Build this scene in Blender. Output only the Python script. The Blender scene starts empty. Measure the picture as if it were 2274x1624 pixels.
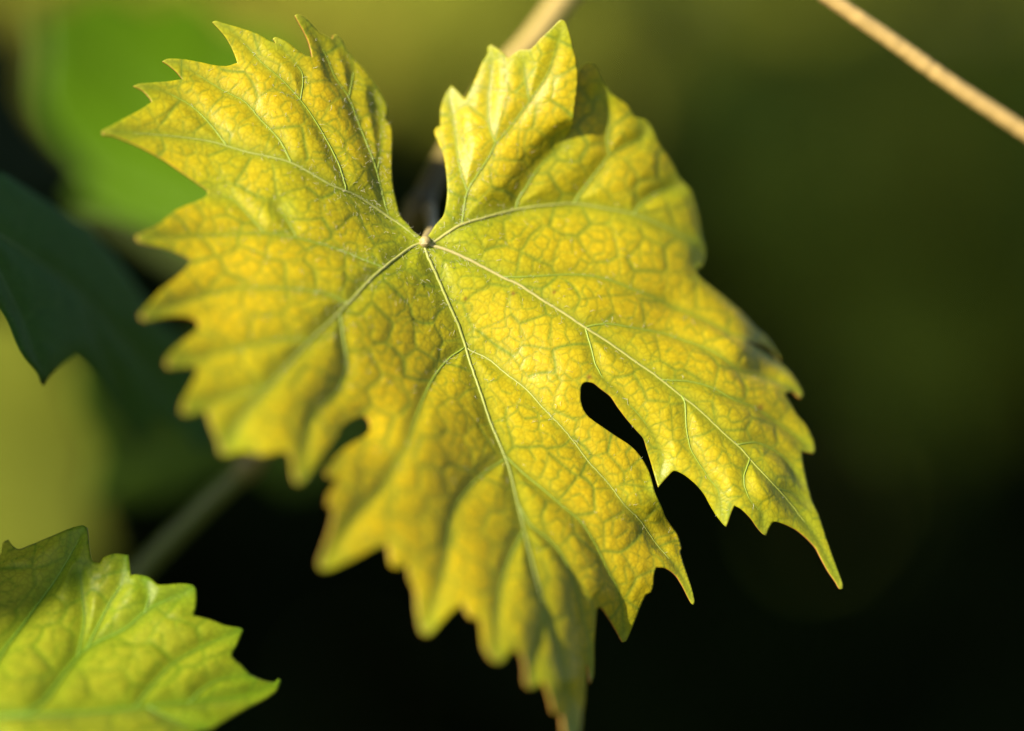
import bpy, bmesh, math, random
import numpy as np
from mathutils import Vector, Matrix, kdtree, noise as mnoise
from mathutils.geometry import delaunay_2d_cdt

random.seed(7); rng = np.random.default_rng(7)
SC = bpy.context.scene
COL = SC.collection

# ------------------------------------------------------------------ camera
W_, H_ = 2274.0, 1624.0            # measuring grid of the picture
FOCUS = 0.46
LENS, SENSOR = 100.0, 36.0
PITCH = math.radians(-10.0)
CAM = Vector((0.0, 0.0, 1.25))
cam_d = bpy.data.cameras.new('camera'); cam = bpy.data.objects.new('camera', cam_d); COL.objects.link(cam)
cam.location = CAM; cam.rotation_euler = (math.pi/2 + PITCH, 0, 0)
cam_d.lens = LENS; cam_d.sensor_width = SENSOR; cam_d.sensor_fit = 'HORIZONTAL'
cam_d.clip_start = 0.02; cam_d.clip_end = 400
cam_d.dof.use_dof = True; cam_d.dof.focus_distance = FOCUS; cam_d.dof.aperture_fstop = 2.6
cam_d.dof.aperture_blades = 0
SC.camera = cam
RIGHT = np.array([1.0, 0, 0])
FWD = np.array([0, math.cos(PITCH), math.sin(PITCH)])
UP = np.array([0, -math.sin(PITCH), math.cos(PITCH)])
C0 = np.array(CAM)

def P(x, y, D):
    """a point D metres deep seen at picture position x, y"""
    x = np.asarray(x, float); y = np.asarray(y, float); D = np.asarray(D, float) + 0*x
    k = SENSOR/LENS/W_
    return (C0 + ((x - W_/2)*k*D)[..., None]*RIGHT + (-(y - H_/2)*k*D)[..., None]*UP + D[..., None]*FWD)

# ------------------------------------------------------------------ light
S_CAM = np.array([-0.65, 0.40, 0.65]); S_CAM /= np.linalg.norm(S_CAM)     # towards the sun: right, up, back
SUNV = S_CAM[0]*RIGHT + S_CAM[1]*UP - S_CAM[2]*FWD
elev = math.asin(SUNV[2]); azim = math.atan2(SUNV[0], SUNV[1])
world = bpy.data.worlds.new('World'); SC.world = world; world.use_nodes = True
wn = world.node_tree.nodes; wl = world.node_tree.links
sky = wn.new('ShaderNodeTexSky'); sky.sky_type = 'NISHITA'; sky.sun_disc = False
sky.sun_elevation = elev; sky.sun_rotation = azim
wn['Background'].inputs[1].default_value = 0.06
wl.new(sky.outputs[0], wn['Background'].inputs[0])
sun_d = bpy.data.lights.new('sun', 'SUN'); sun = bpy.data.objects.new('sun', sun_d); COL.objects.link(sun)
sun_d.energy = 4.8; sun_d.angle = math.radians(0.5); sun_d.color = (1.0, 0.88, 0.64)
sun.rotation_euler = Vector(SUNV).to_track_quat('Z', 'Y').to_euler(); sun.location = (-3, -3, 5)
SC.view_settings.view_transform = 'Standard'; SC.view_settings.look = 'None'
SC.view_settings.exposure = 0.8; SC.view_settings.gamma = 1.0; SC.view_settings.use_curve_mapping = False
SC.render.engine = 'CYCLES'
SC.cycles.use_denoising = True
SC.cycles.max_bounces = 8; SC.cycles.transparent_max_bounces = 8

# ------------------------------------------------------------------ helpers
def thing(name, label, cat, loc, group=None):
    o = bpy.data.objects.new(name, None); COL.objects.link(o)
    o.empty_display_size = 0.01
    o.location = loc; o['label'] = label; o['category'] = cat
    if group: o['group'] = group
    return o
def tag(o, label, cat, group=None):
    o['label'] = label; o['category'] = cat
    if group: o['group'] = group
    return o
def mesh_obj(name, verts, faces, mat, parent=None, colors=None, smooth=True):
    me = bpy.data.meshes.new(name)
    v = np.asarray(verts, float)
    if parent is not None:
        p = parent; off = Vector((0, 0, 0))
        while p is not None: off += p.location; p = p.parent
        v = v - np.array(off)
    me.from_pydata(v.tolist(), [], faces if isinstance(faces, list) else faces.tolist())
    me.validate(); me.update()
    if smooth: me.polygons.foreach_set('use_smooth', np.ones(len(me.polygons), bool))
    if colors is not None and len(me.vertices) == len(v):
        a = me.color_attributes.new('Col', 'FLOAT_COLOR', 'POINT')
        c4 = np.ones((len(v), 4), np.float32); c4[:, :3] = colors
        a.data.foreach_set('color', c4.ravel())
    for m in (mat if isinstance(mat, (list, tuple)) else [mat]): me.materials.append(m)
    o = bpy.data.objects.new(name, me); COL.objects.link(o)
    if parent is not None: o.parent = parent
    return o

def new_mat(name):
    m = bpy.data.materials.new(name); m.use_nodes = True
    return m, m.node_tree.nodes, m.node_tree.links, m.node_tree.nodes['Principled BSDF']

def leaf_mat(name, trans=0.25, rough=0.42, bump=0.25, sheen=0.15, spec=0.5, cell=900.0, var=0.12, tcol=(1.0, 1.0, 0.75)):
    m, n, l, b = new_mat(name)
    out = n['Material Output']
    at = n.new('ShaderNodeAttribute'); at.attribute_name = 'Col'
    geo = n.new('ShaderNodeNewGeometry')
    nz = n.new('ShaderNodeTexNoise'); nz.inputs['Scale'].default_value = 120; nz.inputs['Detail'].default_value = 4
    l.new(geo.outputs['Position'], nz.inputs['Vector'])
    mr = n.new('ShaderNodeMapRange'); mr.inputs[3].default_value = 1-var; mr.inputs[4].default_value = 1+var
    l.new(nz.outputs['Fac'], mr.inputs[0])
    mul = n.new('ShaderNodeVectorMath'); mul.operation = 'SCALE'
    l.new(at.outputs['Color'], mul.inputs[0]); l.new(mr.outputs[0], mul.inputs['Scale'])
    # finest vein net and surface grain
    vo = n.new('ShaderNodeTexVoronoi'); vo.feature = 'DISTANCE_TO_EDGE'; vo.inputs['Scale'].default_value = cell
    l.new(geo.outputs['Position'], vo.inputs['Vector'])
    vr = n.new('ShaderNodeMapRange'); vr.inputs[1].default_value = 0; vr.inputs[2].default_value = 0.22
    vr.inputs[3].default_value = 0.82; vr.inputs[4].default_value = 1.0
    l.new(vo.outputs['Distance'], vr.inputs[0])
    mul2 = n.new('ShaderNodeVectorMath'); mul2.operation = 'SCALE'
    l.new(mul.outputs[0], mul2.inputs[0]); l.new(vr.outputs[0], mul2.inputs['Scale'])
    nz2 = n.new('ShaderNodeTexNoise'); nz2.inputs['Scale'].default_value = 2600; nz2.inputs['Detail'].default_value = 3
    l.new(geo.outputs['Position'], nz2.inputs['Vector'])
    add = n.new('ShaderNodeMath'); add.operation = 'MULTIPLY_ADD'; add.inputs[1].default_value = 0.5
    l.new(nz2.outputs['Fac'], add.inputs[0]); l.new(vr.outputs[0], add.inputs[2])
    bp = n.new('ShaderNodeBump'); bp.inputs['Strength'].default_value = bump; bp.inputs['Distance'].default_value = 0.00025
    l.new(add.outputs[0], bp.inputs['Height'])
    l.new(mul2.outputs[0], b.inputs['Base Color']); l.new(bp.outputs[0], b.inputs['Normal'])
    b.inputs['Roughness'].default_value = rough
    b.inputs['Specular IOR Level'].default_value = spec
    b.inputs['Sheen Weight'].default_value = sheen; b.inputs['Sheen Roughness'].default_value = 0.4
    tr = n.new('ShaderNodeBsdfTranslucent')
    tc = n.new('ShaderNodeVectorMath'); tc.operation = 'MULTIPLY'; tc.inputs[1].default_value = tcol
    l.new(mul2.outputs[0], tc.inputs[0]); l.new(tc.outputs[0], tr.inputs['Color'])
    mx = n.new('ShaderNodeMixShader'); mx.inputs[0].default_value = trans
    l.new(b.outputs[0], mx.inputs[1]); l.new(tr.outputs[0], mx.inputs[2]); l.new(mx.outputs[0], out.inputs[0])
    return m

def plain_mat(name, col, rough=0.5, scale=300, var=0.25, bump=0.2, trans=0.0, attr=False, dist=0.0004, spec=0.5):
    m, n, l, b = new_mat(name)
    geo = n.new('ShaderNodeNewGeometry')
    nz = n.new('ShaderNodeTexNoise'); nz.inputs['Scale'].default_value = scale; nz.inputs['Detail'].default_value = 5
    l.new(geo.outputs['Position'], nz.inputs['Vector'])
    mr = n.new('ShaderNodeMapRange'); mr.inputs[3].default_value = 1-var; mr.inputs[4].default_value = 1+var
    l.new(nz.outputs['Fac'], mr.inputs[0])
    mul = n.new('ShaderNodeVectorMath'); mul.operation = 'SCALE'; mul.inputs[0].default_value = col
    if attr:
        at = n.new('ShaderNodeAttribute'); at.attribute_name = 'Col'; l.new(at.outputs['Color'], mul.inputs[0])
    l.new(mr.outputs[0], mul.inputs['Scale']); l.new(mul.outputs[0], b.inputs['Base Color'])
    bp = n.new('ShaderNodeBump'); bp.inputs['Strength'].default_value = bump; bp.inputs['Distance'].default_value = dist
    l.new(nz.outputs['Fac'], bp.inputs['Height']); l.new(bp.outputs[0], b.inputs['Normal'])
    b.inputs['Roughness'].default_value = rough; b.inputs['Specular IOR Level'].default_value = spec
    if trans > 0:
        tr = n.new('ShaderNodeBsdfTranslucent'); l.new(mul.outputs[0], tr.inputs['Color'])
        mx = n.new('ShaderNodeMixShader'); mx.inputs[0].default_value = trans
        l.new(b.outputs[0], mx.inputs[1]); l.new(tr.outputs[0], mx.inputs[2]); l.new(mx.outputs[0], n['Material Output'].inputs[0])
    return m

class TPS:                                     # smooth depth sheet through a few measured depths
    def __init__(s, pts, lam=0.0):
        a = np.array(pts, float); s.c = a[:, :2]/500.0; n = len(a)
        K = s.U(np.linalg.norm(s.c[:, None]-s.c[None], axis=2)) + lam*np.eye(n)
        Q = np.hstack([np.ones((n, 1)), s.c])
        A = np.block([[K, Q], [Q.T, np.zeros((3, 3))]])
        s.w = np.linalg.solve(A, np.concatenate([a[:, 2], np.zeros(3)]))
    @staticmethod
    def U(r): return np.where(r > 1e-9, r*r*np.log(np.maximum(r, 1e-9)), 0.0)
    def __call__(s, x, y):
        q = np.stack([np.asarray(x, float), np.asarray(y, float)], -1).reshape(-1, 2)/500.0
        out = np.empty(len(q))
        for i in range(0, len(q), 20000):
            p = q[i:i+20000]
            K = s.U(np.linalg.norm(p[:, None]-s.c[None], axis=2))
            out[i:i+20000] = K @ s.w[:-3] + s.w[-3] + p @ s.w[-2:]
        return out.reshape(np.shape(x))

def smooth_line(pts, step=6.0, closed=False):
    p = np.array(pts, float); n = len(p); out = []
    for i in range(n if closed else n-1):
        if closed: a, b, c, d = p[(i-1) % n], p[i], p[(i+1) % n], p[(i+2) % n]
        else: a, b, c, d = p[max(i-1, 0)], p[i], p[i+1], p[min(i+2, n-1)]
        k = max(1, int(np.linalg.norm(c-b)/step))
        for j in range(k):
            t = j/k
            out.append(0.5*((2*b)+(c-a)*t+(2*a-5*b+4*c-d)*t*t+(3*b-a-3*c+d)*t**3))
    if not closed: out.append(p[-1])
    return np.array(out)
def linear_line(pts, step, closed=True):
    p = np.array(pts, float); out = []
    n = len(p)
    for i in range(n if closed else n-1):
        b, c = p[i], p[(i+1) % n]; k = max(1, int(np.linalg.norm(c-b)/step))
        for j in range(k): out.append(b+(c-b)*j/k)
    return np.array(out)
def outline_line(pts, step):
    """rounded between gentle corners, sharp at teeth and notches"""
    p = np.array(pts, float); n = len(p); out = []
    sharp = []
    for i in range(n):
        u = p[i]-p[i-1]; v = p[(i+1) % n]-p[i]
        ca = np.dot(u, v)/(np.linalg.norm(u)*np.linalg.norm(v)+1e-9); sharp.append(ca < 0.35)
    for i in range(n):
        b, c = p[i], p[(i+1) % n]
        a = b-(c-b) if sharp[i] else p[i-1]
        d = c+(c-b) if sharp[(i+1) % n] else p[(i+2) % n]
        L = np.linalg.norm(c-b); k = max(1, int(L/step))
        ta = (c-a); tb = (d-b)
        ta *= min(1, L/(np.linalg.norm(ta)+1e-9))*1.0; tb *= min(1, L/(np.linalg.norm(tb)+1e-9))*1.0
        for j in range(k):
            t = j/k; h00 = 2*t**3-3*t*t+1; h10 = t**3-2*t*t+t; h01 = -2*t**3+3*t*t; h11 = t**3-t*t
            out.append(h00*b+h10*ta*.8+h01*c+h11*tb*.8)
    return np.array(out)

def inside(poly, X, Y):
    r = np.zeros(X.shape, bool); n = len(poly)
    for i in range(n):
        x0, y0 = poly[i]; x1, y1 = poly[(i+1) % n]
        if y0 == y1: continue
        lo, hi = (y0, y1) if y0 < y1 else (y1, y0)
        m = (Y >= lo) & (Y < hi)
        if not m.any(): continue
        xc = x0+(Y[m]-y0)*(x1-x0)/(y1-y0)
        r[m] ^= (X[m] < xc)
    return r

def sheet(poly, h):
    """triangulate a picture polygon: regular cells inside, fitted triangles along the edge"""
    mn = poly.min(0)-2*h; mx = poly.max(0)+2*h
    nx = int((mx[0]-mn[0])/h)+1; ny = int((mx[1]-mn[1])/h)+1
    gx = mn[0]+np.arange(nx)*h; gy = mn[1]+np.arange(ny)*h
    ins = np.zeros((ny, nx), bool)
    n = len(poly); nxt = np.roll(poly, -1, 0)
    for j, y in enumerate(gy):
        c = ((poly[:, 1] <= y) & (nxt[:, 1] > y)) | ((nxt[:, 1] <= y) & (poly[:, 1] > y))
        if not c.any(): continue
        a, b = poly[c], nxt[c]
        xs = np.sort(a[:, 0]+(y-a[:, 1])*(b[:, 0]-a[:, 0])/(b[:, 1]-a[:, 1]))
        ins[j] = (np.searchsorted(xs, gx) % 2) == 1
    # drop lattice points that touch the outline
    for (x, y) in poly:
        i = (x-mn[0])/h; j = (y-mn[1])/h
        for jj in range(int(j)-1, int(j)+3):
            for ii in range(int(i)-1, int(i)+3):
                if 0 <= jj < ny and 0 <= ii < nx and (ii-i)**2+(jj-j)**2 < 0.75: ins[jj, ii] = False
    cell = ins[:-1, :-1] & ins[1:, :-1] & ins[:-1, 1:] & ins[1:, 1:]
    idx = -np.ones((ny, nx), int); used = ins
    jj, ii = np.nonzero(used); idx[jj, ii] = np.arange(len(jj))+n
    pts = np.vstack([poly, np.stack([gx[ii], gy[jj]], 1)])
    cj, ci = np.nonzero(cell)
    quads = np.stack([idx[cj, ci], idx[cj, ci+1], idx[cj+1, ci+1], idx[cj+1, ci]], 1)
    # boundary edges of the cell block + loose lattice points go to the CDT
    cp = np.pad(cell, 1)
    edges = []
    bset = {}
    loc = [tuple(p) for p in poly]; back = list(range(n)); edges = [(i, (i+1) % n) for i in range(n)]
    def lid(j, i):
        k = idx[j, i]
        if k not in bset: bset[k] = len(loc); loc.append(tuple(pts[k])); back.append(k)
        return bset[k]
    cnt = np.zeros((ny, nx), int)
    cnt[:-1, :-1] += cell; cnt[1:, :-1] += cell; cnt[:-1, 1:] += cell; cnt[1:, 1:] += cell
    for j, i in zip(*np.nonzero(used & (cnt < 4))): lid(j, i)
    for j, i in zip(cj, ci):
        if not cp[j, i+1]: edges.append((lid(j, i), lid(j, i+1)))
        if not cp[j+2, i+1]: edges.append((lid(j+1, i), lid(j+1, i+1)))
        if not cp[j+1, i]: edges.append((lid(j, i), lid(j+1, i)))
        if not cp[j+1, i+2]: edges.append((lid(j, i+1), lid(j+1, i+1)))
    vo, eo, fo, ov, oe, of = delaunay_2d_cdt([Vector(p) for p in loc], edges, [], 0, 1e-6, True)
    vm = []
    extra = []
    for k, o in enumerate(ov):
        if o: vm.append(back[o[0]])
        else: vm.append(len(pts)+len(extra)); extra.append(tuple(vo[k]))
    if extra: pts = np.vstack([pts, np.array(extra)])
    f = np.array([[vm[a] for a in t] for t in fo if len(t) == 3])
    c = pts[f].mean(1)
    keep = inside(poly, c[:, 0], c[:, 1])
    qi = np.floor((c[:, 0]-mn[0])/h).astype(int); qj = np.floor((c[:, 1]-mn[1])/h).astype(int)
    keep &= ~cell[np.clip(qj, 0, ny-2), np.clip(qi, 0, nx-2)]
    tris = f[keep]
    # counter-clockwise seen from the camera (y runs down in the picture)
    a = pts[tris]; cr = (a[:, 1, 0]-a[:, 0, 0])*(a[:, 2, 1]-a[:, 0, 1])-(a[:, 1, 1]-a[:, 0, 1])*(a[:, 2, 0]-a[:, 0, 0])
    tris[cr > 0] = tris[cr > 0][:, ::-1]
    quads = quads[:, ::-1]
    return pts, quads, tris

def seg_dist(V, XY, line_xy, line_3d, R, best=None):
    """3D distance (m) of points V to a polyline; only points within R picture units are updated"""
    if best is None: best = np.full(len(V), 1.0)
    for i in range(len(line_xy)-1):
        a, b = line_xy[i], line_xy[i+1]
        lo = np.minimum(a, b)-R; hi = np.maximum(a, b)+R
        m = np.nonzero((XY[:, 0] > lo[0]) & (XY[:, 0] < hi[0]) & (XY[:, 1] > lo[1]) & (XY[:, 1] < hi[1]))[0]
        if not len(m): continue
        p, q = line_3d[i], line_3d[i+1]; d = q-p; L2 = d@d+1e-12
        t = np.clip(((V[m]-p)@d)/L2, 0, 1)
        best[m] = np.minimum(best[m], np.linalg.norm(V[m]-p-t[:, None]*d, axis=1))
    return best

def scatter_seeds(V, r):
    order = rng.permutation(len(V)); cells = {}; seeds = []
    for k in order:
        p = V[k]; c = (int(p[0]//r), int(p[1]//r), int(p[2]//r)); ok = True
        for a in (-1, 0, 1):
            for b in (-1, 0, 1):
                for d in (-1, 0, 1):
                    for s in cells.get((c[0]+a, c[1]+b, c[2]+d), ()):
                        if (s[0]-p[0])**2+(s[1]-p[1])**2+(s[2]-p[2])**2 < r*r: ok = False; break
                    if not ok: break
                if not ok: break
            if not ok: break
        if ok: cells.setdefault(c, []).append(p); seeds.append(p)
    return np.array(seeds)
def cell_edge(V, seeds):
    kd = kdtree.KDTree(len(seeds))
    for i, s in enumerate(seeds): kd.insert(s, i)
    kd.balance()
    N = np.array([[t[1] for t in kd.find_n(p, 4)] for p in V])
    s0 = seeds[N[:, 0]]; out = np.full(len(V), 1.0); oid = np.zeros(len(V), int)
    for k in (1, 2, 3):
        s1 = seeds[N[:, k]]; d = s1-s0; L = np.linalg.norm(d, axis=1)+1e-12
        e = (((s0+s1)/2-V)*d).sum(1)/L; m = e < out
        out[m] = e[m]; oid[m] = N[m, k]
    a, b = np.minimum(N[:, 0], oid), np.maximum(N[:, 0], oid)
    strength = ((a*7919+b*104729) % 1000)/1000.0            # every edge of the net has its own strength
    return np.maximum(out, 0), N[:, 0], strength

def vert_normals(V, quads, tris):
    N = np.zeros_like(V)
    for F in (quads, tris):
        if not len(F): continue
        a, b, c = V[F[:, 0]], V[F[:, 1]], V[F[:, 2]]
        n = np.cross(b-a, c-a)
        for k in range(F.shape[1]): np.add.at(N, F[:, k], n)
    return N/(np.linalg.norm(N, axis=1)[:, None]+1e-15)

def tube(path, radii, sides=8, cap=True):
    path = np.asarray(path, float); n = len(path)
    T = np.gradient(path, axis=0); T /= np.linalg.norm(T, axis=1)[:, None]+1e-12
    ref = np.array([0.3, -0.8, 0.5]); V = []; F = []
    for i in range(n):
        u = np.cross(T[i], ref); u /= np.linalg.norm(u)+1e-12; w = np.cross(T[i], u)
        for k in range(sides):
            a = 2*math.pi*k/sides; V.append(path[i]+radii[i]*(math.cos(a)*u+math.sin(a)*w))
    for i in range(n-1):
        for k in range(sides):
            F.append((i*sides+k, i*sides+(k+1) % sides, (i+1)*sides+(k+1) % sides, (i+1)*sides+k))
    if cap:
        F.append(tuple(range(sides))[::-1]); F.append(tuple((n-1)*sides+k for k in range(sides)))
    return np.array(V), F

def ss(a, b, x):
    t = np.clip((x-a)/(b-a), 0, 1); return t*t*(3-2*t)
def lerp(a, b, t): return a+(b-a)*t[:, None]

# ------------------------------------------------------------------ materials
M_LEAF = leaf_mat('yellow_leaf_skin', trans=0.28, rough=0.42, bump=0.35, sheen=0.05, spec=0.4)
M_RIM = plain_mat('reddish_leaf_margin', (0.55, 0.25, 0.06), 0.5, 900, 0.3, 0.1, 0.3)
M_VEIN = plain_mat('vein_skin', (0.5, 0.45, 0.2), 0.45, 900, 0.15, 0.15, attr=True)
M_HAIR = plain_mat('leaf_hair', (0.85, 0.83, 0.70), 0.5, 900, 0.1, 0.0, 0.3)
M_GREEN = leaf_mat('green_leaf_skin', trans=0.30, rough=0.45, bump=0.3, sheen=0.1, spec=0.25)
M_GRIM = plain_mat('green_leaf_margin', (0.32, 0.30, 0.05), 0.5, 900, 0.3, 0.1, 0.2)
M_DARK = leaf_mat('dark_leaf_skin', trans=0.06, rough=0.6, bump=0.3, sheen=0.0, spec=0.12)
M_CANE = plain_mat('straw_cane_bark', (0.62, 0.43, 0.16), 0.5, 500, 0.25, 0.4, dist=0.0006)
M_CANE2 = plain_mat('cane_bark_painted_shade', (0.52, 0.40, 0.13), 0.5, 500, 0.25, 0.4, dist=0.0006, attr=True)

# ------------------------------------------------------------------ the leaf builder
def build_leaf(name, label, outline, depth, veins, pal, mats, h, pleat=1.0, cells=(0.0046, 0.0018), relief=(0.0007, 0.00018, 0.00006),
               thick=0.00028, step=None, post=None, hub=None, tips=True, vein_r=(0.00027, 0.00014), vein_col=None, group=None, green_hub=0.012, spots=()):
    """outline, veins: picture positions; depth(x, y, side) -> metres.  veins: list of (points, order, children)"""
    poly = outline_line(outline, step or h)
    pts, quads, tris = sheet(poly, h)
    XY = pts.copy()
    if post is None:
        D = depth(pts[:, 0], pts[:, 1])
    else:
        XY, D = post(pts, depth)
    V = P(XY[:, 0], XY[:, 1], D)
    Nrm = vert_normals(V, quads, tris)
    kd = kdtree.KDTree(len(V))
    for i in range(0, len(V)): kd.insert(V[i], i)
    kd.balance()
    # vein paths in space
    d1 = np.full(len(V), 1.0); d2 = np.full(len(V), 1.0); dtip = np.full(len(V), 1.0)
    built = []
    for (vp, order, parent) in veins:
        line = smooth_line(vp, 7.0)
        if post is None: l3 = P(line[:, 0], line[:, 1], depth(line[:, 0], line[:, 1]))
        else:
            lxy, lD = post(line, depth); l3 = P(lxy[:, 0], lxy[:, 1], lD); line = lxy
        R = 110
        if order == 1: seg_dist(V, XY, line, l3, R, d1)
        else: seg_dist(V, XY, line, l3, R, d2)
        dtip = np.minimum(dtip, np.linalg.norm(V-l3[-1], axis=1))
        built.append((line, l3, order, parent))
    edge_xy = np.vstack([poly, poly[:1]])
    if post is None: e3 = P(edge_xy[:, 0], edge_xy[:, 1], depth(edge_xy[:, 0], edge_xy[:, 1]))
    else:
        exy, eD = post(edge_xy, depth); e3 = P(exy[:, 0], exy[:, 1], eD); edge_xy = exy
    sub = slice(None, None, 2)
    de = seg_dist(V, XY, edge_xy[sub], e3[sub], 60)
    Vw = V+np.array([mnoise.noise_vector(Vector(p)*260) for p in V])*0.0007*min(1.0, cells[0]/0.005)
    t1, c1, e1 = cell_edge(Vw, scatter_seeds(Vw, cells[0]))
    t2, c2, e2 = cell_edge(Vw, scatter_seeds(Vw, cells[1]))
    dv = np.minimum(d1*0.9, d2)
    f0 = 1-np.exp(-(dv/0.0026)**1.3); f1 = 1-(0.4+0.6*e1)*np.exp(-(t1/0.0008)**1.4); f2 = 1-(0.4+0.6*e2)*np.exp(-(t2/0.0004)**1.4)
    jit1 = 0.6+0.8*rng.random(c1.max()+1)[c1]; jit2 = 0.5+1.0*rng.random(c2.max()+1)[c2]
    ef = 0.25+0.75*ss(0.0, 0.003, de)
    Hh = relief[0]*pleat*(f0-0.55)*ef+(relief[1]*f1*jit1+relief[2]*f2*jit2)*ef*ss(0.0002, 0.0022, dv)
    V2 = V+Nrm*Hh[:, None]
    # pigments
    Y, YG, G, TIP = [np.array(c) for c in pal]
    g = np.maximum.reduce([0.85*np.exp(-(d1/0.0011)), 0.75*np.exp(-(d2/0.00075)), (0.6+0.4*e1)*np.exp(-(t1/(0.00024+0.00018*e1))**1.3), (0.25+0.6*e2)*np.exp(-(t2/(0.00015+0.0001*e2))**1.3)])
    yg = np.clip(0.55*np.exp(-(d1/0.0055))+0.25*np.exp(-(d2/0.003)), 0, 1)
    if hub is not None:
        hp = P(np.array([hub[0]]), np.array([hub[1]]), depth(np.array([hub[0]]), np.array([hub[1]])))[0]
        yg = np.clip(yg+0.75*np.exp(-(np.linalg.norm(V-hp, axis=1)/green_hub)**2), 0, 1)
    if tips: yg = np.clip(yg+0.8*np.exp(-(dtip/0.0042)**1.5)+0.25*np.exp(-de/0.0012), 0, 1)
    yg = np.clip(yg+0.16*(jit1-1), 0, 1)
    col = lerp(np.repeat(Y[None], len(V), 0), YG, yg); col = lerp(col, G, g)
    if tips: col = lerp(col, TIP, 0.8*np.exp(-(dtip/0.0011)**2))
    for (sx, sy, sr) in spots:
        rr = np.hypot(XY[:, 0]-sx, XY[:, 1]-sy); col = lerp(col, np.array((0.28, 0.10, 0.03)), 0.75*np.exp(-(rr/sr)**2))
    base = P(np.array([hub[0] if hub else poly[:, 0].mean()]), np.array([hub[1] if hub else poly[:, 1].mean()]), np.array([float(np.mean(D))]))[0]
    root = thing(name, label, 'leaf', Vector(base), group)
    faces = quads.tolist()+tris.tolist()
    blade = mesh_obj('blade', V2, faces, mats, root, col)
    so = blade.modifiers.new('thickness', 'SOLIDIFY'); so.thickness = thick; so.offset = -1.0
    so.material_offset_rim = 1; so.use_quality_normals = True
    # raised veins
    objs = []
    for k, (line, l3, order, parent) in enumerate(built):
        nn = np.array([Nrm[kd.find(p)[1]] for p in l3])
        for _ in range(2): nn[1:-1] = (nn[:-2]+nn[1:-1]+nn[2:])/3
        s = np.concatenate([[0], np.cumsum(np.linalg.norm(np.diff(l3, axis=0), axis=1))]); t = s/s[-1]
        r0 = vein_r[0] if order == 1 else vein_r[1]
        if order == 3: r0 *= 0.7
        rad = r0*(1-0.78*t)
        q = l3+nn*(relief[0]*pleat*(-0.55)*0.8+(-0.18 if order == 1 else -0.42)*rad-rad*0.9*t**3)[:, None]
        q += rng.normal(0, 0.00002, q.shape)
        Vt, Ft = tube(q, rad, 7)
        ca, cb = (vein_col[k] if vein_col and k in vein_col else (G*1.15+0.03, G))
        cc = np.repeat(lerp(np.repeat(np.array(ca)[None], len(t), 0), np.array(cb), t**0.7), 7, axis=0)
        par = root if parent is None else objs[parent]
        while par is not root and par.parent is not root: par = par.parent
        objs.append(mesh_obj('vein' if par is root else 'side_vein', Vt, Ft, M_VEIN, par, cc))
    return dict(root=root, V=V2, N=Nrm, XY=XY, d1=d1, d2=d2, kd=kd, built=built, base=V)

# ------------------------------------------------------------------ ground behind everything
def ground():
    m, n, l, b = new_mat('shaded_grass_ground')
    geo = n.new('ShaderNodeNewGeometry')
    nz = n.new('ShaderNodeTexNoise'); nz.inputs['Scale'].default_value = 1.6; nz.inputs['Detail'].default_value = 8
    l.new(geo.outputs['Position'], nz.inputs['Vector'])
    cr = n.new('ShaderNodeValToRGB'); cr.color_ramp.elements[0].color = (0.03, 0.028, 0.012, 1); cr.color_ramp.elements[1].color = (0.10, 0.115, 0.02, 1)
    cr.color_ramp.elements[0].position = 0.35; cr.color_ramp.elements[1].position = 0.65
    l.new(nz.outputs['Fac'], cr.inputs[0]); l.new(cr.outputs[0], b.inputs['Base Color']); b.inputs['Roughness'].default_value = 0.9
    o = mesh_obj('ground', [(-80, -80, 0), (80, -80, 0), (80, 80, 0), (-80, 80, 0)], [(0, 1, 2, 3)], m, smooth=False)
    o['kind'] = 'structure'
ground()

# ------------------------------------------------------------------ leaf masses far behind and beside
LEAF_T = np.array([(0, 0), (-.38, -.16), (-.5, .22), (-.34, .3), (-.36, .62), (-.12, .62), (0, 1.0), (.12, .62), (.36, .62), (.34, .3), (.5, .22), (.38, -.16)])
def foliage(name, boxes, n, size, cols, mat, label, seed, face=None, spread=0.7):
    r = np.random.default_rng(seed); V = []; F = []; C = []
    vol = np.array([np.prod([b[1][k]-b[0][k] for k in range(3)]) for b in boxes]); pick = r.choice(len(boxes), n, p=vol/vol.sum())
    for i in range(n):
        lo, hi = boxes[pick[i]]; c = np.array([r.uniform(lo[k], hi[k]) for k in range(3)])
        nrm = (np.array(face if face is not None else (0, -1, .4))+r.normal(0, spread, 3)); nrm /= np.linalg.norm(nrm)
        dn = np.array([0, 0, -1.0])+r.normal(0, .5, 3); v = dn-nrm*(dn@nrm); v /= np.linalg.norm(v); u = np.cross(v, nrm)
        s = size*r.uniform(.6, 1.25); k0 = len(V)
        for (a, b) in LEAF_T:
            V.append(c+s*(a*u+(b-.35)*v-0.22*nrm*(a*a*4+.25*(b-.3)**2)))
        for k in range(1, 11): F.append((k0, k0+k, k0+k+1))
        cc = np.array(cols[r.integers(len(cols))])*r.uniform(.75, 1.25); C += [cc]*12
    o = mesh_obj(name, V, F, mat, None, np.array(C)); o['kind'] = 'stuff'; o['label'] = label; o['category'] = 'foliage'
    return o
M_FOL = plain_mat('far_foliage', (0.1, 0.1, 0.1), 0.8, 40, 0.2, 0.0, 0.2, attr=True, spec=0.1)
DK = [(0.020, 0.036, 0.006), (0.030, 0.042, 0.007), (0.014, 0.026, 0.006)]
LT = [(0.42, 0.43, 0.05), (0.36, 0.40, 0.05), (0.48, 0.42, 0.06), (0.20, 0.28, 0.03)]
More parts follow.
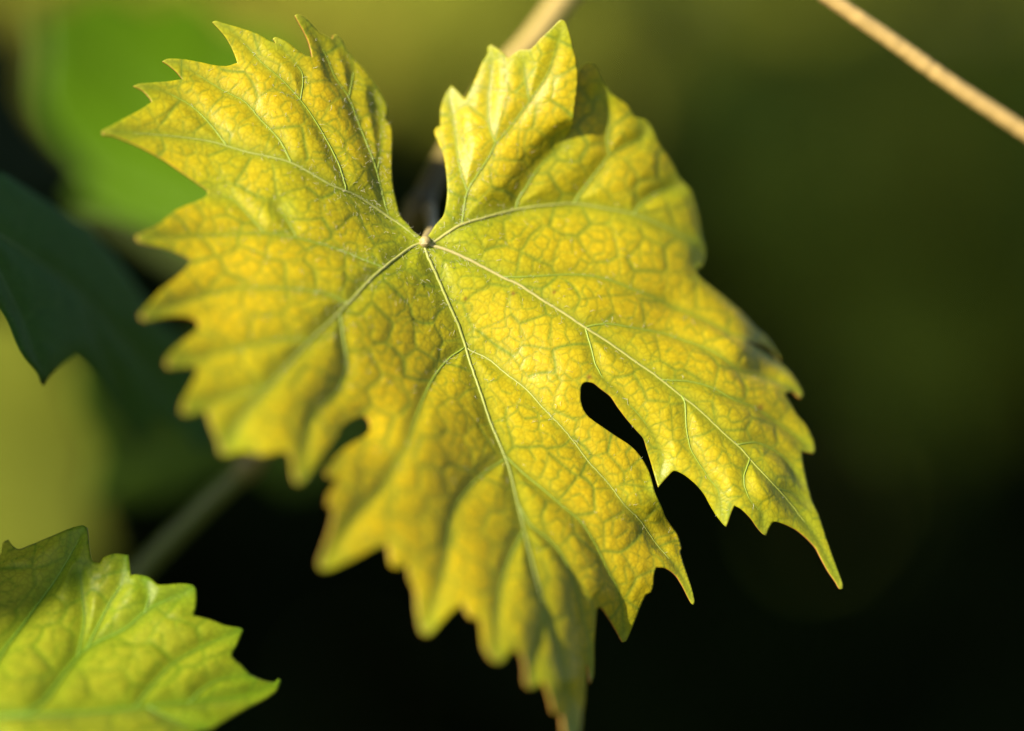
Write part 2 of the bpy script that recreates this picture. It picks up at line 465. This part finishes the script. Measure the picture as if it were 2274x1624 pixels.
# dark shaded row across the background
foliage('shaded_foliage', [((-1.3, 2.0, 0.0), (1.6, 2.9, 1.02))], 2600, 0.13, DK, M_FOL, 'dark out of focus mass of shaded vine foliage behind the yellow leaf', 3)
foliage('dim_foliage', [((0.14, 1.75, 0.99), (0.60, 1.95, 1.12)), ((0.24, 1.75, 0.93), (0.60, 1.9, 1.02))], 380, 0.10, [(0.26, 0.33, 0.035), (0.30, 0.34, 0.04), (0.18, 0.25, 0.03)], M_FOL, 'dim green out of focus leaves in shade, below the straw cane', 4)  # leaf colours lightened here in place of sun reaching the row
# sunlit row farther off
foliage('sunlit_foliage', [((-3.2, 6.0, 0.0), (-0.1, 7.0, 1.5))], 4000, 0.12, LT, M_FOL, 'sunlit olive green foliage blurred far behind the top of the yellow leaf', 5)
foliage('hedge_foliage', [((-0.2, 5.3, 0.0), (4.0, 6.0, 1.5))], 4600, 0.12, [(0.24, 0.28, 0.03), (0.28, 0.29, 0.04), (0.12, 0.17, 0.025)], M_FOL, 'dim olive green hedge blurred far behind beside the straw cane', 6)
# unseen foliage wall added on the sun side to keep the background in shade
foliage('added_shade_foliage', [((-0.95, 0.35, 0.0), (-0.62, 3.0, 3.0))], 4600, 0.16, DK, M_FOL, 'unseen foliage wall added on the sunny side to shade the background', 8, face=(-1, -.4, .3))

# ------------------------------------------------------------------ main leaf
OUT = [(945,531),(922,516),(908,500),(889,478),(881,449),(873,413),(870,369),(871,336),(871,298),(868,279),(857,263),(861,247),(857,228),(841,199),(822,173),
(806,151),(786,128),(770,109),(761,90),(749,78),(743,78),(738,87),(713,74),(697,58),(681,42),(662,31),(655,34),(664,51),(677,74),(687,99),(693,127),(681,124),(661,112),
(642,96),(623,86),(611,82),(606,86),(612,96),(597,90),(575,77),(549,67),(520,58),(495,51),(479,46),(471,49),(485,64),(501,83),(514,106),(522,125),(527,140),(504,147),(475,145),
(443,138),(411,132),(386,130),(370,131),(361,136),(376,146),(392,160),(405,176),(373,181),(341,183),(309,186),(297,191),(318,202),(332,218),(337,227),(312,244),(277,263),(248,279),(228,290),(229,299),
(254,303),(289,317),(322,333),(363,356),(405,385),(437,407),(462,424),(458,436),(434,449),(405,461),(382,474),(357,497),(331,510),(303,523),(307,534),(341,544),(373,552),(405,566),(424,577),(418,590),
(392,617),(360,643),(334,672),(312,698),(321,710),(347,707),(373,704),(405,704),(430,710),(440,720),(434,736),(411,755),(392,771),(373,794),(370,807),(379,816),(405,814),(440,814),(437,832),(421,864),
(408,890),(404,914),(417,921),(437,917),(459,911),(471,950),(485,982),(491,1006),(507,1009),(533,1004),(560,1006),(581,1011),(606,1007),(630,1003),(645,1011),(650,1043),(658,1071),(670,1074),(683,1059),
(703,1033),(725,1001),(747,972),(760,947),(789,930),(806,925),(818,934),(821,956),(811,969),(789,982),(760,1001),(741,1024),(725,1046),(727,1058),(751,1063),(744,1078),(731,1100),(727,1123),(741,1129),
(739,1152),(731,1184),(719,1219),(709,1251),(715,1265),(731,1265),(760,1254),(799,1235),(831,1218),(860,1209),(863,1226),(866,1251),(876,1261),(904,1257),(908,1277),(912,1293),(921,1309),(925,1354),
(934,1398),(944,1409),(957,1406),(976,1386),(1005,1357),(1027,1342),(1037,1363),(1046,1373),(1065,1373),(1069,1398),(1075,1437),(1091,1463),(1107,1471),(1120,1466),(1130,1450),(1145,1443),(1158,1456),
(1165,1482),(1167,1517),(1178,1528),(1193,1523),(1203,1511),(1213,1530),(1222,1559),(1229,1583),(1245,1588),(1250,1620),(1258,1645),(1270,1668),(1281,1645),(1288,1623),(1293,1584),(1298,1552),(1301,1514),
(1302,1474),(1306,1480),(1312,1517),(1318,1504),(1320,1472),(1320,1424),(1323,1376),(1326,1349),(1335,1350),(1347,1366),(1367,1398),(1383,1427),(1391,1424),(1402,1399),(1413,1370),(1423,1344),(1433,1322),
(1445,1315),(1450,1299),(1452,1277),(1457,1261),(1477,1262),(1500,1277),(1516,1302),(1527,1325),(1535,1340),(1540,1344),(1543,1337),(1538,1312),(1529,1283),(1519,1254),(1510,1226),(1513,1219),(1505,1190),
(1490,1168),(1477,1148),(1468,1123),(1455,1094),(1444,1055),(1436,1036),(1420,1011),(1401,991),(1368,969),(1340,950),(1308,927),(1296,911),(1290,892),(1289,876),(1292,855),(1301,849),(1317,851),(1333,863),
(1356,881),(1372,905),(1394,934),(1413,956),(1429,975),(1436,998),(1446,1030),(1454,1059),(1462,1083),(1471,1071),(1484,1057),(1497,1046),(1519,1055),(1545,1076),(1564,1099),(1577,1123),(1590,1145),
(1606,1166),(1612,1171),(1617,1158),(1625,1136),(1631,1123),(1647,1132),(1667,1152),(1683,1174),(1695,1187),(1702,1190),(1707,1177),(1718,1160),(1737,1163),(1766,1176),(1792,1196),(1811,1216),(1824,1241),
(1840,1270),(1856,1293),(1865,1308),(1872,1307),(1873,1299),(1867,1280),(1852,1241),(1836,1197),(1817,1142),(1801,1103),(1792,1068),(1784,1033),(1780,1002),(1807,1007),(1811,999),(1804,972),(1788,943),
(1769,921),(1756,898),(1741,875),(1760,869),(1778,884),(1784,876),(1772,853),(1750,824),(1727,803),(1706,788),(1683,774),(1657,757),(1690,765),(1712,776),(1733,800),(1730,790),(1702,750),(1676,728),
(1647,696),(1615,667),(1583,641),(1554,616),(1545,600),(1558,593),(1566,574),(1567,551),(1559,526),(1557,513),(1547,465),(1534,423),(1509,394),(1490,359),(1464,320),(1448,282),(1432,266),(1410,260),
(1393,234),(1361,211),(1345,189),(1333,170),(1320,144),(1300,141),(1289,152),(1277,190),(1271,240),(1265,285),(1259,313),(1260,280),(1263,240),(1268,200),(1270,160),(1266,112),(1262,70),(1254,47),(1243,45),
(1227,61),(1201,86),(1179,109),(1160,111),(1153,112),(1129,130),(1111,112),(1089,99),(1082,106),(1082,120),(1071,138),(1057,173),(1033,221),(1018,205),(1002,190),(988,211),(978,244),(977,280),
(969,284),(965,295),(974,320),(985,346),(991,385),(993,433),(985,478),(967,500),(955,518)]
CTL = [(942,541,2),(970,611,1),(1035,770,0),(1092,938,-4),(1150,1110,-10),(1205,1320,-17),(1262,1510,-22),(1275,1640,-24),
(855,592,-4),(757,691,-11),(639,810,-21),(552,906,-28),(495,1003,-33),(660,1065,-33),(820,945,-17),(745,1040,-27),(715,1260,-32),(945,1400,-30),(1105,1465,-30),(1180,1520,-27),(870,1230,-28),(908,982,-18),(860,1072,-23),
(430,577,-15),(308,527,-18),(325,700,-27),(440,720,-22),(375,808,-30),(408,915,-33),(597,636,-14),(650,525,-8),
(462,423,-8),(232,292,-10),(300,190,-5),(365,135,-2),(475,48,0),(527,139,0),(660,33,2),(693,127,2),(770,413,-1),(645,356,-4),(712,285,0),(581,138,0),(830,352,3),(750,80,6),(805,150,7),(860,247,8),(870,369,5),(890,478,4),(776,214,4),
(985,478,3),(993,433,4),(1060,585,2),(1156,633,2),(1252,694,2),(1352,758,2),(1461,835,2),(1577,930,2),(1715,1068,1),(1868,1302,2),
(1300,840,-1),(1462,1080,-1),(1612,1170,-1),(1702,1190,0),(1500,1000,0),(1166,861,-1),(1279,985,-2),(1388,1120,-3),(1487,1238,-1),(1540,1340,0),
(1214,1090,-7),(1327,1212,-6),(1385,1425,-3),(1445,1055,1),(1490,1168,3),(1512,1220,3),(1264,1254,-11),(1312,1500,-10),(1298,1552,-15),
(1028,497,3),(1147,465,7),(1275,452,10),(1410,475,12),(1547,540,16),(1566,570,18),(1559,526,18),(1534,423,18),(1489,359,16),(1448,282,14),(1393,234,12),(1345,189,10),(1310,145,9),(1263,315,9),(1300,250,10),(1355,346,11),(1425,308,13),(1201,369,8),(1170,417,7),
(1445,656,9),(1493,678,11),(1554,615,15),(1615,667,17),(1676,728,19),(1730,798,20),(1573,773,8),(1657,757,12),(1647,820,9),(1743,853,13),(1780,882,14),(1631,885,5),(1728,936,9),(1808,1004,10),(1680,981,4),(1760,1032,7),(1801,1103,6),(1836,1196,4)]
CTL_A = [(1000,200,10),(1090,100,8),(1245,50,4),(1280,190,6),(1175,224,6),(993,433,4),(1102,317,5),(970,300,8),(1240,320,8),(1170,417,7),(1201,369,8),(1147,465,7),(1060,440,4),(1260,260,6)]
T0 = TPS(CTL, 0.004); TA = TPS(CTL_A, 0.004)
CREASE = np.array([(985,480),(1060,475),(1147,462),(1170,417),(1201,369),(1240,332),(1259,313)], float)
SLIT = np.array([(1259,313),(1262,280),(1267,240),(1272,190),(1278,150),(1290,40)], float)
LOBE = np.vstack([CREASE, SLIT[1:], [(1290,0),(940,0),(940,480)]])
def depth_main(x, y): return FOCUS+T0(x, y)/1000.0
def post_main(pts, depth):
    x, y = pts[:, 0], pts[:, 1]
    d = T0(x, y)
    a = inside(LOBE, x, y) & (x > 950)
    # distance from the crease
    dist = np.full(len(x), 1e9)
    for i in range(len(CREASE)-1):
        p, q = CREASE[i], CREASE[i+1]; u = q-p; t = np.clip(((pts-p)@u)/(u@u), 0, 1)
        dist = np.minimum(dist, np.linalg.norm(pts-p-t[:, None]*u, axis=1))
    w = np.where(a, ss(0, 55, dist), 0)
    d = d*(1-w)+TA(x, y)*w
    xe = np.interp(y, SLIT[::-1, 1], SLIT[::-1, 0])
    shift = np.where(a, 13*np.exp(-((xe-x)/30.0)**2)*ss(45, 130, y)*(1-ss(265, 313, y)), 0)
    XY = pts.copy(); XY[:, 0] += shift
    return XY, FOCUS+d/1000.0

HUB = (942, 541)
VN = []
def vn(pts, order=2, parent=None): VN.append((pts, order, parent)); return len(VN)-1
v1 = vn([HUB,(948,560),(971,611),(996,669),(1019,720),(1035,768),(1044,800),(1060,845),(1076,890),(1092,938),(1130,1030),(1150,1110),(1175,1210),(1205,1320),(1235,1420),(1258,1510),(1270,1600),(1270,1662)], 1)
v2 = vn([HUB,(958,544),(1000,557),(1060,585),(1115,614),(1156,633),(1205,665),(1253,694),(1301,726),(1352,758),(1407,797),(1461,835),(1509,874),(1547,903),(1577,930),(1615,966),(1647,994),(1679,1030),(1715,1068),(1747,1103),(1782,1148),(1811,1190),(1833,1232),(1856,1273),(1868,1302)], 1)
v3 = vn([HUB,(958,540),(1000,512),(1028,497),(1076,483),(1147,465),(1205,457),(1275,452),(1333,460),(1410,475),(1461,495),(1509,518),(1547,540),(1562,570)], 1)
v4 = vn([HUB,(920,522),(893,500),(866,481),(799,436),(738,410),(645,359),(549,336),(475,314),(405,303),(318,295),(232,292)], 1)
v5 = vn([HUB,(919,544),(855,592),(820,624),(757,691),(693,752),(639,810),(591,864),(552,906),(520,960),(495,1003)], 1)
# right upper lobe
a0 = vn([(1026,498),(1038,426),(1060,388),(1086,349),(1102,317),(1131,285),(1176,224),(1214,167),(1233,112),(1246,58)], 2, v3)
vn([(1102,317),(1086,279),(1083,224),(1089,160),(1086,106)], 3, v3)
vn([(1176,224),(1166,180),(1163,147),(1160,118)], 3, v3)
vn([(1038,426),(1022,378),(1012,320),(1007,272),(997,218),(1002,196)], 3, v3)
vn([(1147,465),(1153,442),(1169,417),(1201,369),(1240,332),(1256,316)], 2, v3)
vn([(1275,452),(1281,442),(1307,407),(1339,365),(1355,346),(1390,325),(1425,308),(1438,285)], 2, v3)
vn([(1355,346),(1349,308),(1355,260),(1340,205)], 3, v3)
vn([(1410,475),(1422,455),(1458,430),(1510,410)], 2, v3)
# left upper lobe
vn([(866,481),(850,426),(841,385),(831,353),(818,320),(799,272),(777,215),(748,173),(729,128),(706,86),(684,48),(660,34)], 2, v4)
vn([(771,422),(770,413),(751,356),(713,285),(671,224),(623,173),(581,138),(540,93),(507,61),(475,48)], 2, v4)
vn([(668,222),(674,167),(655,138),(632,109),(612,88)], 3, v4)
vn([(648,360),(620,308),(575,260),(543,224),(495,199),(443,167),(398,141),(366,134)], 2, v4)
vn([(503,321),(469,276),(430,237),(386,211),(347,195),(303,191)], 2, v4)
vn([(841,380),(849,320),(846,256),(838,215)], 3, v4)
vn([(777,215),(786,157),(770,106),(748,82)], 3, v4)
# left lobe
vn([(855,592),(805,572),(757,553),(693,534),(629,521),(581,516),(517,518),(437,521),(366,523),(309,528)], 2, v5)
vn([(588,516),(559,483),(520,444),(480,428)], 3, v5)
vn([(661,526),(639,489),(620,460)], 3, v5)
vn([(775,672),(725,650),(661,640),(597,637),(533,637),(469,650),(405,669),(322,704)], 2, v5)
vn([(693,752),(610,752),(510,775),(378,810)], 2, v5)
vn([(600,855),(530,870),(460,895),(410,917)], 2, v5)
vn([(757,691),(765,750),(772,810),(750,870),(698,924),(684,985),(666,1066)], 2, v5)
# middle lobe
vn([(1034,770),(1028,774),(996,797),(964,838),(942,883),(926,925),(908,982),(888,1020),(860,1072),(815,1123),(776,1168),(735,1222),(714,1260)], 2, v1)
vn([(1122,1018),(1070,1055),(1033,1097),(1010,1136),(1001,1190),(985,1280),(948,1402)], 2, v1)
vn([(1166,1175),(1130,1250),(1110,1340),(1106,1465)], 2, v1)
vn([(1215,1350),(1195,1430),(1180,1522)], 2, v1)
r1 = vn([(1036,770),(1044,776),(1086,797),(1124,829),(1166,861),(1205,904),(1247,947),(1279,985),(1311,1027),(1352,1071),(1388,1119),(1423,1155),(1458,1203),(1487,1238),(1510,1270),(1529,1312),(1540,1341)], 2, v1)
vn([(1118,1004),(1160,1045),(1215,1091),(1256,1126),(1295,1161),(1327,1212),(1352,1264),(1372,1302),(1385,1353),(1387,1422)], 2, v1)
vn([(1150,1110),(1178,1161),(1229,1203),(1264,1254),(1283,1309),(1299,1376),(1312,1440),(1314,1506)], 2, v1)
# right lobe
vn([(1112,612),(1147,614),(1205,611),(1269,608),(1333,614),(1390,633),(1445,656),(1493,678),(1550,700),(1620,735),(1690,768),(1728,797)], 2, v2)
vn([(1301,726),(1316,721),(1359,718),(1407,726),(1471,737),(1519,753),(1574,773),(1606,792),(1647,821),(1695,832),(1743,853),(1780,882)], 2, v2)
vn([(1470,842),(1487,843),(1535,846),(1583,859),(1631,885),(1679,904),(1727,936),(1775,971),(1808,1004)], 2, v2)
vn([(1640,986),(1679,981),(1715,994),(1743,1013),(1760,1032),(1785,1075)], 2, v2)
vn([(1728,1083),(1765,1095),(1797,1120)], 3, v2)
vn([(1301,728),(1314,771),(1323,806),(1342,842),(1356,855),(1388,888),(1423,926),(1449,965),(1468,1007),(1470,1030),(1463,1080)], 2, v2)
vn([(1515,878),(1522,890),(1524,921),(1526,956),(1535,998),(1554,1030),(1574,1062),(1593,1087),(1600,1126),(1611,1168)], 2, v2)
vn([(1667,1016),(1666,1022),(1654,1055),(1657,1087),(1673,1119),(1692,1139),(1696,1171),(1702,1188)], 2, v2)

YEL = (0.78, 0.575, 0.010); YGR = (0.51, 0.52, 0.012); GRN = (0.24, 0.33, 0.025); TIPC = (0.50, 0.52, 0.04)
TAN = (0.56, 0.48, 0.22); OLV = (0.34, 0.40, 0.08)
VC = {v1: ((0.38, 0.40, 0.10), (0.24, 0.31, 0.04)), v2: (TAN, (0.36, 0.42, 0.05)), v3: ((0.45, 0.42, 0.15), (0.36, 0.42, 0.06)), v4: ((0.42, 0.43, 0.13), OLV), v5: ((0.42, 0.42, 0.13), OLV), r1: ((0.5, 0.52, 0.16), OLV)}
MAIN = build_leaf('vine_leaf', 'large yellow lobed vine leaf with green veins and jagged edges, lit by low sun', OUT, depth_main, VN, (YEL, YGR, GRN, TIPC),
                  [M_LEAF, M_RIM], 2.7, post=post_main, hub=HUB, vein_col=VC, spots=[(1140,652,5),(1033,664,4),(1308,838,6),(1690,905,7),(1230,650,4)])
# petiole behind the blade, joining the cane
pet = np.array([P(*q) for q in [(943,538,0.4615),(950,528,0.4655),(956,515,0.470),(958,500,0.476),(954,470,0.483),(948,445,0.489)]])
pp = np.array([[np.interp(t, range(6), pet[:, k]) for k in range(3)] for t in np.linspace(0, 5, 24)])
Vt, Ft = tube(pp, np.linspace(0.0009, 0.0011, 24), 10)
mesh_obj('petiole', Vt, Ft, M_VEIN, MAIN['root'], np.repeat(np.array([(0.45, 0.36, 0.16)]), len(Vt), 0))
# hub knot where the five veins meet
hb = P(np.array([944]), np.array([540]), np.array([depth_main(np.array([944]), np.array([540]))[0]]))[0]
bm = bmesh.new(); bmesh.ops.create_icosphere(bm, subdivisions=3, radius=0.0006)
hv = np.array([v.co for v in bm.verts]); hf = [tuple(v.index for v in f.verts) for f in bm.faces]; bm.free()
hv = hb+hv*np.array([1.35, 0.6, 0.8])*(1+0.12*rng.normal(0, 1, (len(hv), 1)))+np.array([0, -0.0002, 0])
mesh_obj('vein_knot', hv, hf, M_VEIN, MAIN['root'], np.repeat(np.array([(0.52, 0.44, 0.24)]), len(hv), 0))

# fine hairs along the veins
def hairs(n):
    w = np.exp(-np.minimum(MAIN['d1'], MAIN['d2'])/0.0009)+0.10
    x, y = MAIN['XY'][:, 0], MAIN['XY'][:, 1]
    w *= np.exp(-((x-880)/260)**2-((y-470)/300)**2)+0.35*np.exp(-((x-1480)/90)**2-((y-1130)/90)**2)+0.15*np.exp(-((x-1250)/300)**2-((y-800)/250)**2)
    pick = rng.choice(len(w), n, p=w/w.sum()); V = []; F = []
    for k in pick:
        p = MAIN['V'][k].copy(); nn = MAIN['N'][k]; t = rng.normal(0, 1, 3); t -= nn*(t@nn); t /= np.linalg.norm(t)
        L = rng.uniform(0.0004, 0.0013); path = [p]; d = t*0.9+nn*rng.uniform(0.1, 0.9); 
        for s in range(4):
            d = d+rng.normal(0, .45, 3); d -= nn*min(0, d@nn); d /= np.linalg.norm(d); p = p+d*L/4; path.append(p)
        a, f = tube(path, np.array([1, .9, .8, .6, .3])*rng.uniform(0.000016, 0.00003), 3, False)
        F += [tuple(i+len(V) for i in q) for q in f]; V += list(a)
    o = mesh_obj('fine_hairs', np.array(V), F, M_HAIR, MAIN['root']); o['kind'] = 'stuff'
hairs(1500)

# ------------------------------------------------------------------ lower left leaf
LOW = [(448,1623),(474,1616),(513,1594),(558,1568),(590,1552),(615,1533),(625,1511),(618,1506),(611,1514),(586,1511),(558,1498),(538,1479),(516,1458),(526,1434),(542,1398),(535,1394),(500,1389),(465,1376),(430,1368),
(436,1344),(436,1309),(429,1299),(404,1296),(352,1299),(340,1289),(327,1280),(300,1276),(290,1278),(285,1232),(256,1230),(231,1238),(222,1252),(205,1245),(192,1171),(184,1166),(160,1172),(112,1193),(64,1213),(42,1221),(29,1213),
(19,1200),(8,1206),(2,1232),(-20,1262),(-90,1250),(-110,1300),(-190,1320),(-180,1400),(-260,1480),(-230,1560),(-280,1640),(-180,1700),(-160,1790),(-40,1780),(60,1840),(140,1780),(250,1790),(300,1720),(390,1700),(400,1650)]
TL = TPS([(620,1510,-4),(536,1396,-3),(430,1300,-2),(288,1236,0),(188,1170,4),(20,1205,8),(70,1580,-20),(320,1560,-14),(180,1440,-7),(430,1440,-6),(-200,1500,-14),(100,1780,-34),(300,1720,-26)], 0.003)
LV = [([(-60,1590),(64,1584),(192,1578),(320,1565),(449,1552),(545,1543),(618,1512)], 1, None),
      ([(-60,1590),(74,1571),(144,1491),(192,1437),(279,1392),(330,1350),(430,1303)], 1, None),
      ([(-60,1590),(-10,1470),(60,1370),(130,1270),(185,1170)], 1, None),
      ([(-60,1590),(60,1680),(200,1730),(290,1722)], 1, None),
      ([(300,1567),(369,1485),(433,1443),(538,1396)], 2, 0),
      ([(170,1460),(185,1380),(180,1320),(175,1270)], 3, 1),
      ([(190,1440),(240,1340),(270,1290),(285,1236)], 2, 1),
      ([(320,1360),(330,1320),(325,1284)], 3, 1),
      ([(420,1556),(480,1510),(555,1500)], 2, 0),
      ([(330,1565),(400,1600),(450,1618)], 2, 0)]
build_leaf('vine_leaf', 'yellowish green serrated vine leaf, partly shaded, below the dark leaf beside the black background', LOW, lambda x, y: FOCUS-0.004+TL(x, y)/1000.0, LV,
           ((0.43, 0.45, 0.022), (0.27, 0.37, 0.012), (0.14, 0.26, 0.008), (0.16, 0.30, 0.012)), [M_GREEN, M_GRIM], 5.0, hub=(-60, 1590), cells=(0.0056, 0.0024), green_hub=0.002,
           vein_r=(0.0004, 0.00022), relief=(0.0010, 0.00030, 0.00010))

# ------------------------------------------------------------------ dark leaf at the left
DRK = [(0,383),(48,412),(112,454),(160,486),(192,502),(224,537),(256,570),(288,614),(320,662),(365,720),(420,760),(470,830),(500,920),(470,990),(440,1005),(420,975),(400,953),(352,927),(330,950),(311,976),(290,950),(272,921),(240,875),
(224,851),(195,815),(168,788),(130,815),(108,838),(99,856),(94,850),(86,829),(60,800),(45,778),(30,745),(19,717),(0,685),(-40,640),(-110,640),(-100,560),(-150,480),(-90,440),(-60,380),(-20,390)]
TD = TPS([(99,856,-2),(19,717,-6),(0,383,8),(160,486,22),(288,614,34),(420,760,50),(311,976,36),(168,788,10),(440,1000,48),(-120,560,-16),(500,920,58)], 0.003)
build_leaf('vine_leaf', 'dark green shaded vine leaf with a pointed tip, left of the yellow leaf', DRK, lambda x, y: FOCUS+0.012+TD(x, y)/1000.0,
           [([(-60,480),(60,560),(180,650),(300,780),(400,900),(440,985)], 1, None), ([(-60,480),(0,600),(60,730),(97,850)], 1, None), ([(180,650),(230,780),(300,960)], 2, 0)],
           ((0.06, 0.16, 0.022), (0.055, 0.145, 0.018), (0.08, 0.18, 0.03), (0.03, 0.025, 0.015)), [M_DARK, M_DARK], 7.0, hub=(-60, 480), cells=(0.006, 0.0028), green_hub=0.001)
# shaded strip leaf behind it
STR = [(150,470),(230,478),(330,510),(420,560),(520,600),(600,700),(560,760),(480,700),(420,640),(380,612),(300,560),(220,510)]
TS = TPS([(150,470,0),(420,560,4),(600,700,10),(300,560,6),(500,720,14)], 0.003)
build_leaf('vine_leaf', 'narrow edge of a shaded grey green leaf between the dark leaf and the yellow leaf', STR, lambda x, y: 0.535+TS(x, y)/1000.0, [([(160,474),(330,530),(470,620),(580,740)], 1, None)],
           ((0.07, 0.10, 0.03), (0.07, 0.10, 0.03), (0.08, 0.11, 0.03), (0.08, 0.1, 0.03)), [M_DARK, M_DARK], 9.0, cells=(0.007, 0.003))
# shaded leaf lower down, seen through the gap of the left lobe
LWR = [(180,790),(300,750),(420,760),(560,740),(700,800),(800,820),(880,900),(850,950),(865,1010),(740,1060),(640,1090),(580,1050),(520,1040),(440,1085),(320,1115),(195,1115),(215,1000),(170,900)]
TW = TPS([(180,790,-12),(420,760,8),(700,800,34),(880,900,52),(640,1090,26),(320,1115,-2),(195,1115,-12)], 0.003)
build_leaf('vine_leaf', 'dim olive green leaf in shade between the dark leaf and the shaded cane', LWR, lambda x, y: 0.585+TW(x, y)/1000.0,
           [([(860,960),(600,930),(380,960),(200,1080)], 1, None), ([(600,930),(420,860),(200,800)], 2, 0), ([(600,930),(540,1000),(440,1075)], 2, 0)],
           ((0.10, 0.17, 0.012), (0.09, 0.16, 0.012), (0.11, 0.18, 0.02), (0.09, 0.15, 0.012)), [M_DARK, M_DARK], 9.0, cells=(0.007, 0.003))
# near-black leaf shape added as painted dark for the unlit background
BLK = [(-220,90),(-100,60),(-30,85),(30,50),(62,110),(60,200),(95,270),(150,330),(190,385),(175,430),(80,450),(-60,470),(-200,420),(-260,260)]
TK = TPS([(-220,90,-20),(30,50,8),(190,385,26),(-60,470,-4),(-200,420,-18)], 0.003)
build_leaf('vine_leaf', 'near black leaf shape added for the dark background left of the bright green blurred leaf', BLK, lambda x, y: 0.63+TK(x, y)/1000.0,
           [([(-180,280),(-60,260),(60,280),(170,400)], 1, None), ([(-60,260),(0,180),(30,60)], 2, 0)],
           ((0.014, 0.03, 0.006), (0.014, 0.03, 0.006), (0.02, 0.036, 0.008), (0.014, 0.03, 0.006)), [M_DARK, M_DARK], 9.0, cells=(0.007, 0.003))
# bright green blurred leaf, top left
BRT = [(85,40),(150,15),(240,-20),(330,10),(430,-10),(520,60),(640,90),(700,200),(760,330),(690,430),(720,520),(600,540),(520,600),(430,540),(340,520),(250,490),(160,430),(205,395),(165,345),(115,280),(84,200),(92,120)]
TB = TPS([(85,40,0),(330,10,10),(700,200,10),(600,540,-15),(250,490,-10),(165,345,-4),(400,280,2)], 0.003)
build_leaf('vine_leaf', 'bright green blurred vine leaf behind the upper left lobe of the yellow leaf', BRT, lambda x, y: 0.60+TB(x, y)/1000.0,
           [([(600,560),(480,400),(330,220),(150,60)], 1, None), ([(600,560),(560,350),(500,100)], 1, None), ([(600,560),(420,480),(200,400)], 1, None)],
           ((0.108, 0.24, 0.0), (0.095, 0.21, 0.0), (0.095, 0.21, 0.0), (0.1, 0.2, 0.0)), [M_GREEN, M_GREEN], 9.0, cells=(0.008, 0.004), relief=(0.0006, 0.0002, 0.0001))
# pale yellow green blurred leaf, left edge
PAL = [(-60,700),(60,690),(140,780),(200,900),(230,1000),(215,1080),(200,1130),(235,1230),(180,1260),(60,1290),(-80,1280),(-200,1200),(-220,1000),(-180,820)]
TP = TPS([(-60,700,0),(140,780,6),(215,1080,12),(60,1290,-6),(-200,1000,-6)], 0.003)
build_leaf('vine_leaf', 'pale yellow green blurred leaf between the dark leaf and the serrated leaf', PAL, lambda x, y: 0.70+TP(x, y)/1000.0, [([(-200,1000),(0,1000),(200,1040)], 1, None)],
           ((0.29, 0.33, 0.035), (0.27, 0.31, 0.035), (0.25, 0.30, 0.03), (0.25, 0.30, 0.03)), [M_GREEN, M_GREEN], 9.0, cells=(0.008, 0.004))

# ------------------------------------------------------------------ canes
def cane(name, label, pts, r, mat, nodes=(), cols=None):
    a = np.array(pts, float); k = np.linspace(0, len(a)-1, 90)
    l2 = smooth_line(a[:, :2], 8); tt = np.linspace(0, 1, len(l2)); D = np.interp(tt, np.linspace(0, 1, len(a)), a[:, 2])
    p = P(l2[:, 0], l2[:, 1], D); rad = np.full(len(p), r)
    for nd in nodes: rad *= 1+0.35*np.exp(-((tt-nd)/0.012)**2)
    rad *= 1+0.02*rng.normal(0, 1, len(p))
    V, F = tube(p, rad, 14)
    root = thing(name, label, 'cane', Vector(p[0]))
    vc = None
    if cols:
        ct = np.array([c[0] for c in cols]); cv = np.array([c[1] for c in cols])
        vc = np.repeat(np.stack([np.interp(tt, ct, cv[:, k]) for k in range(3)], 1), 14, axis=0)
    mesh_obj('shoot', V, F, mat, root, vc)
    return root
cane('vine_cane', 'smooth straw coloured cane crossing the dim hedge, clear of every leaf', [(1650,-140,0.470),(1850,2,0.474),(1978,90,0.477),(2122,192,0.480),(2280,296,0.483),(2480,430,0.487)], 0.00135, M_CANE)
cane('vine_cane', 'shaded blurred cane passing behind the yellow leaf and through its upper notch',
     [(180,1420,0.508),(330,1250,0.506),(450,1130,0.503),(575,1005,0.500),(760,740,0.494),(905,510,0.487),(985,360,0.486),(1100,185,0.497),(1190,80,0.503),(1270,-30,0.508),(1380,-190,0.512)], 0.0021, M_CANE2, nodes=(0.27, 0.6), cols=[(0, (0.06, 0.10, 0.015)), (0.25, (0.07, 0.10, 0.018)), (0.30, (0.26, 0.21, 0.07)), (0.36, (0.2, 0.17, 0.06)), (0.64, (0.12, 0.10, 0.03)), (0.72, (0.5, 0.38, 0.13)), (1, (0.56, 0.42, 0.15))])  # shade painted into the lower stretch and notch, tan where light falls

# ------------------------------------------------------------------ unseen leaf added on the sunny side, outline shaped to shade lower leaves and cane
CST = [(-205,64),(-216,78),(-212,92),(-226,104),(-228,120),(-236,138),(-250,140),(-258,156),(-272,150),(-286,150),(-288,132),(-302,120),(-296,104),(-300,88),(-284,80),(-270,66),(-252,56),(-238,45),(-224,44),(-212,53)]
cpx = [(W_/2+(a-9)/(0.36/W_*300), H_/2-(b+7)/(0.36/W_*300)) for a, b in CST]
cc0 = (W_/2-258/(0.36/W_*300), H_/2-108/(0.36/W_*300))
CL = build_leaf('vine_leaf', 'unseen leaf added on the sunny side to shade the lower leaves and cane', cpx, lambda x, y: 0.30+0*x,
           [([cc0, cpx[6]], 1, None), ([cc0, cpx[0]], 1, None), ([cc0, cpx[12]], 1, None)],
           ((0.06, 0.13, 0.025), (0.055, 0.12, 0.02), (0.08, 0.15, 0.04), (0.05, 0.1, 0.02)), [M_DARK, M_DARK], 50.0, cells=(0.012, 0.006), relief=(0.0004, 0.0001, 0.0))
CL['root'].location += Vector(SUNV)*0.75        # far enough up the sun's path for a soft shadow edge
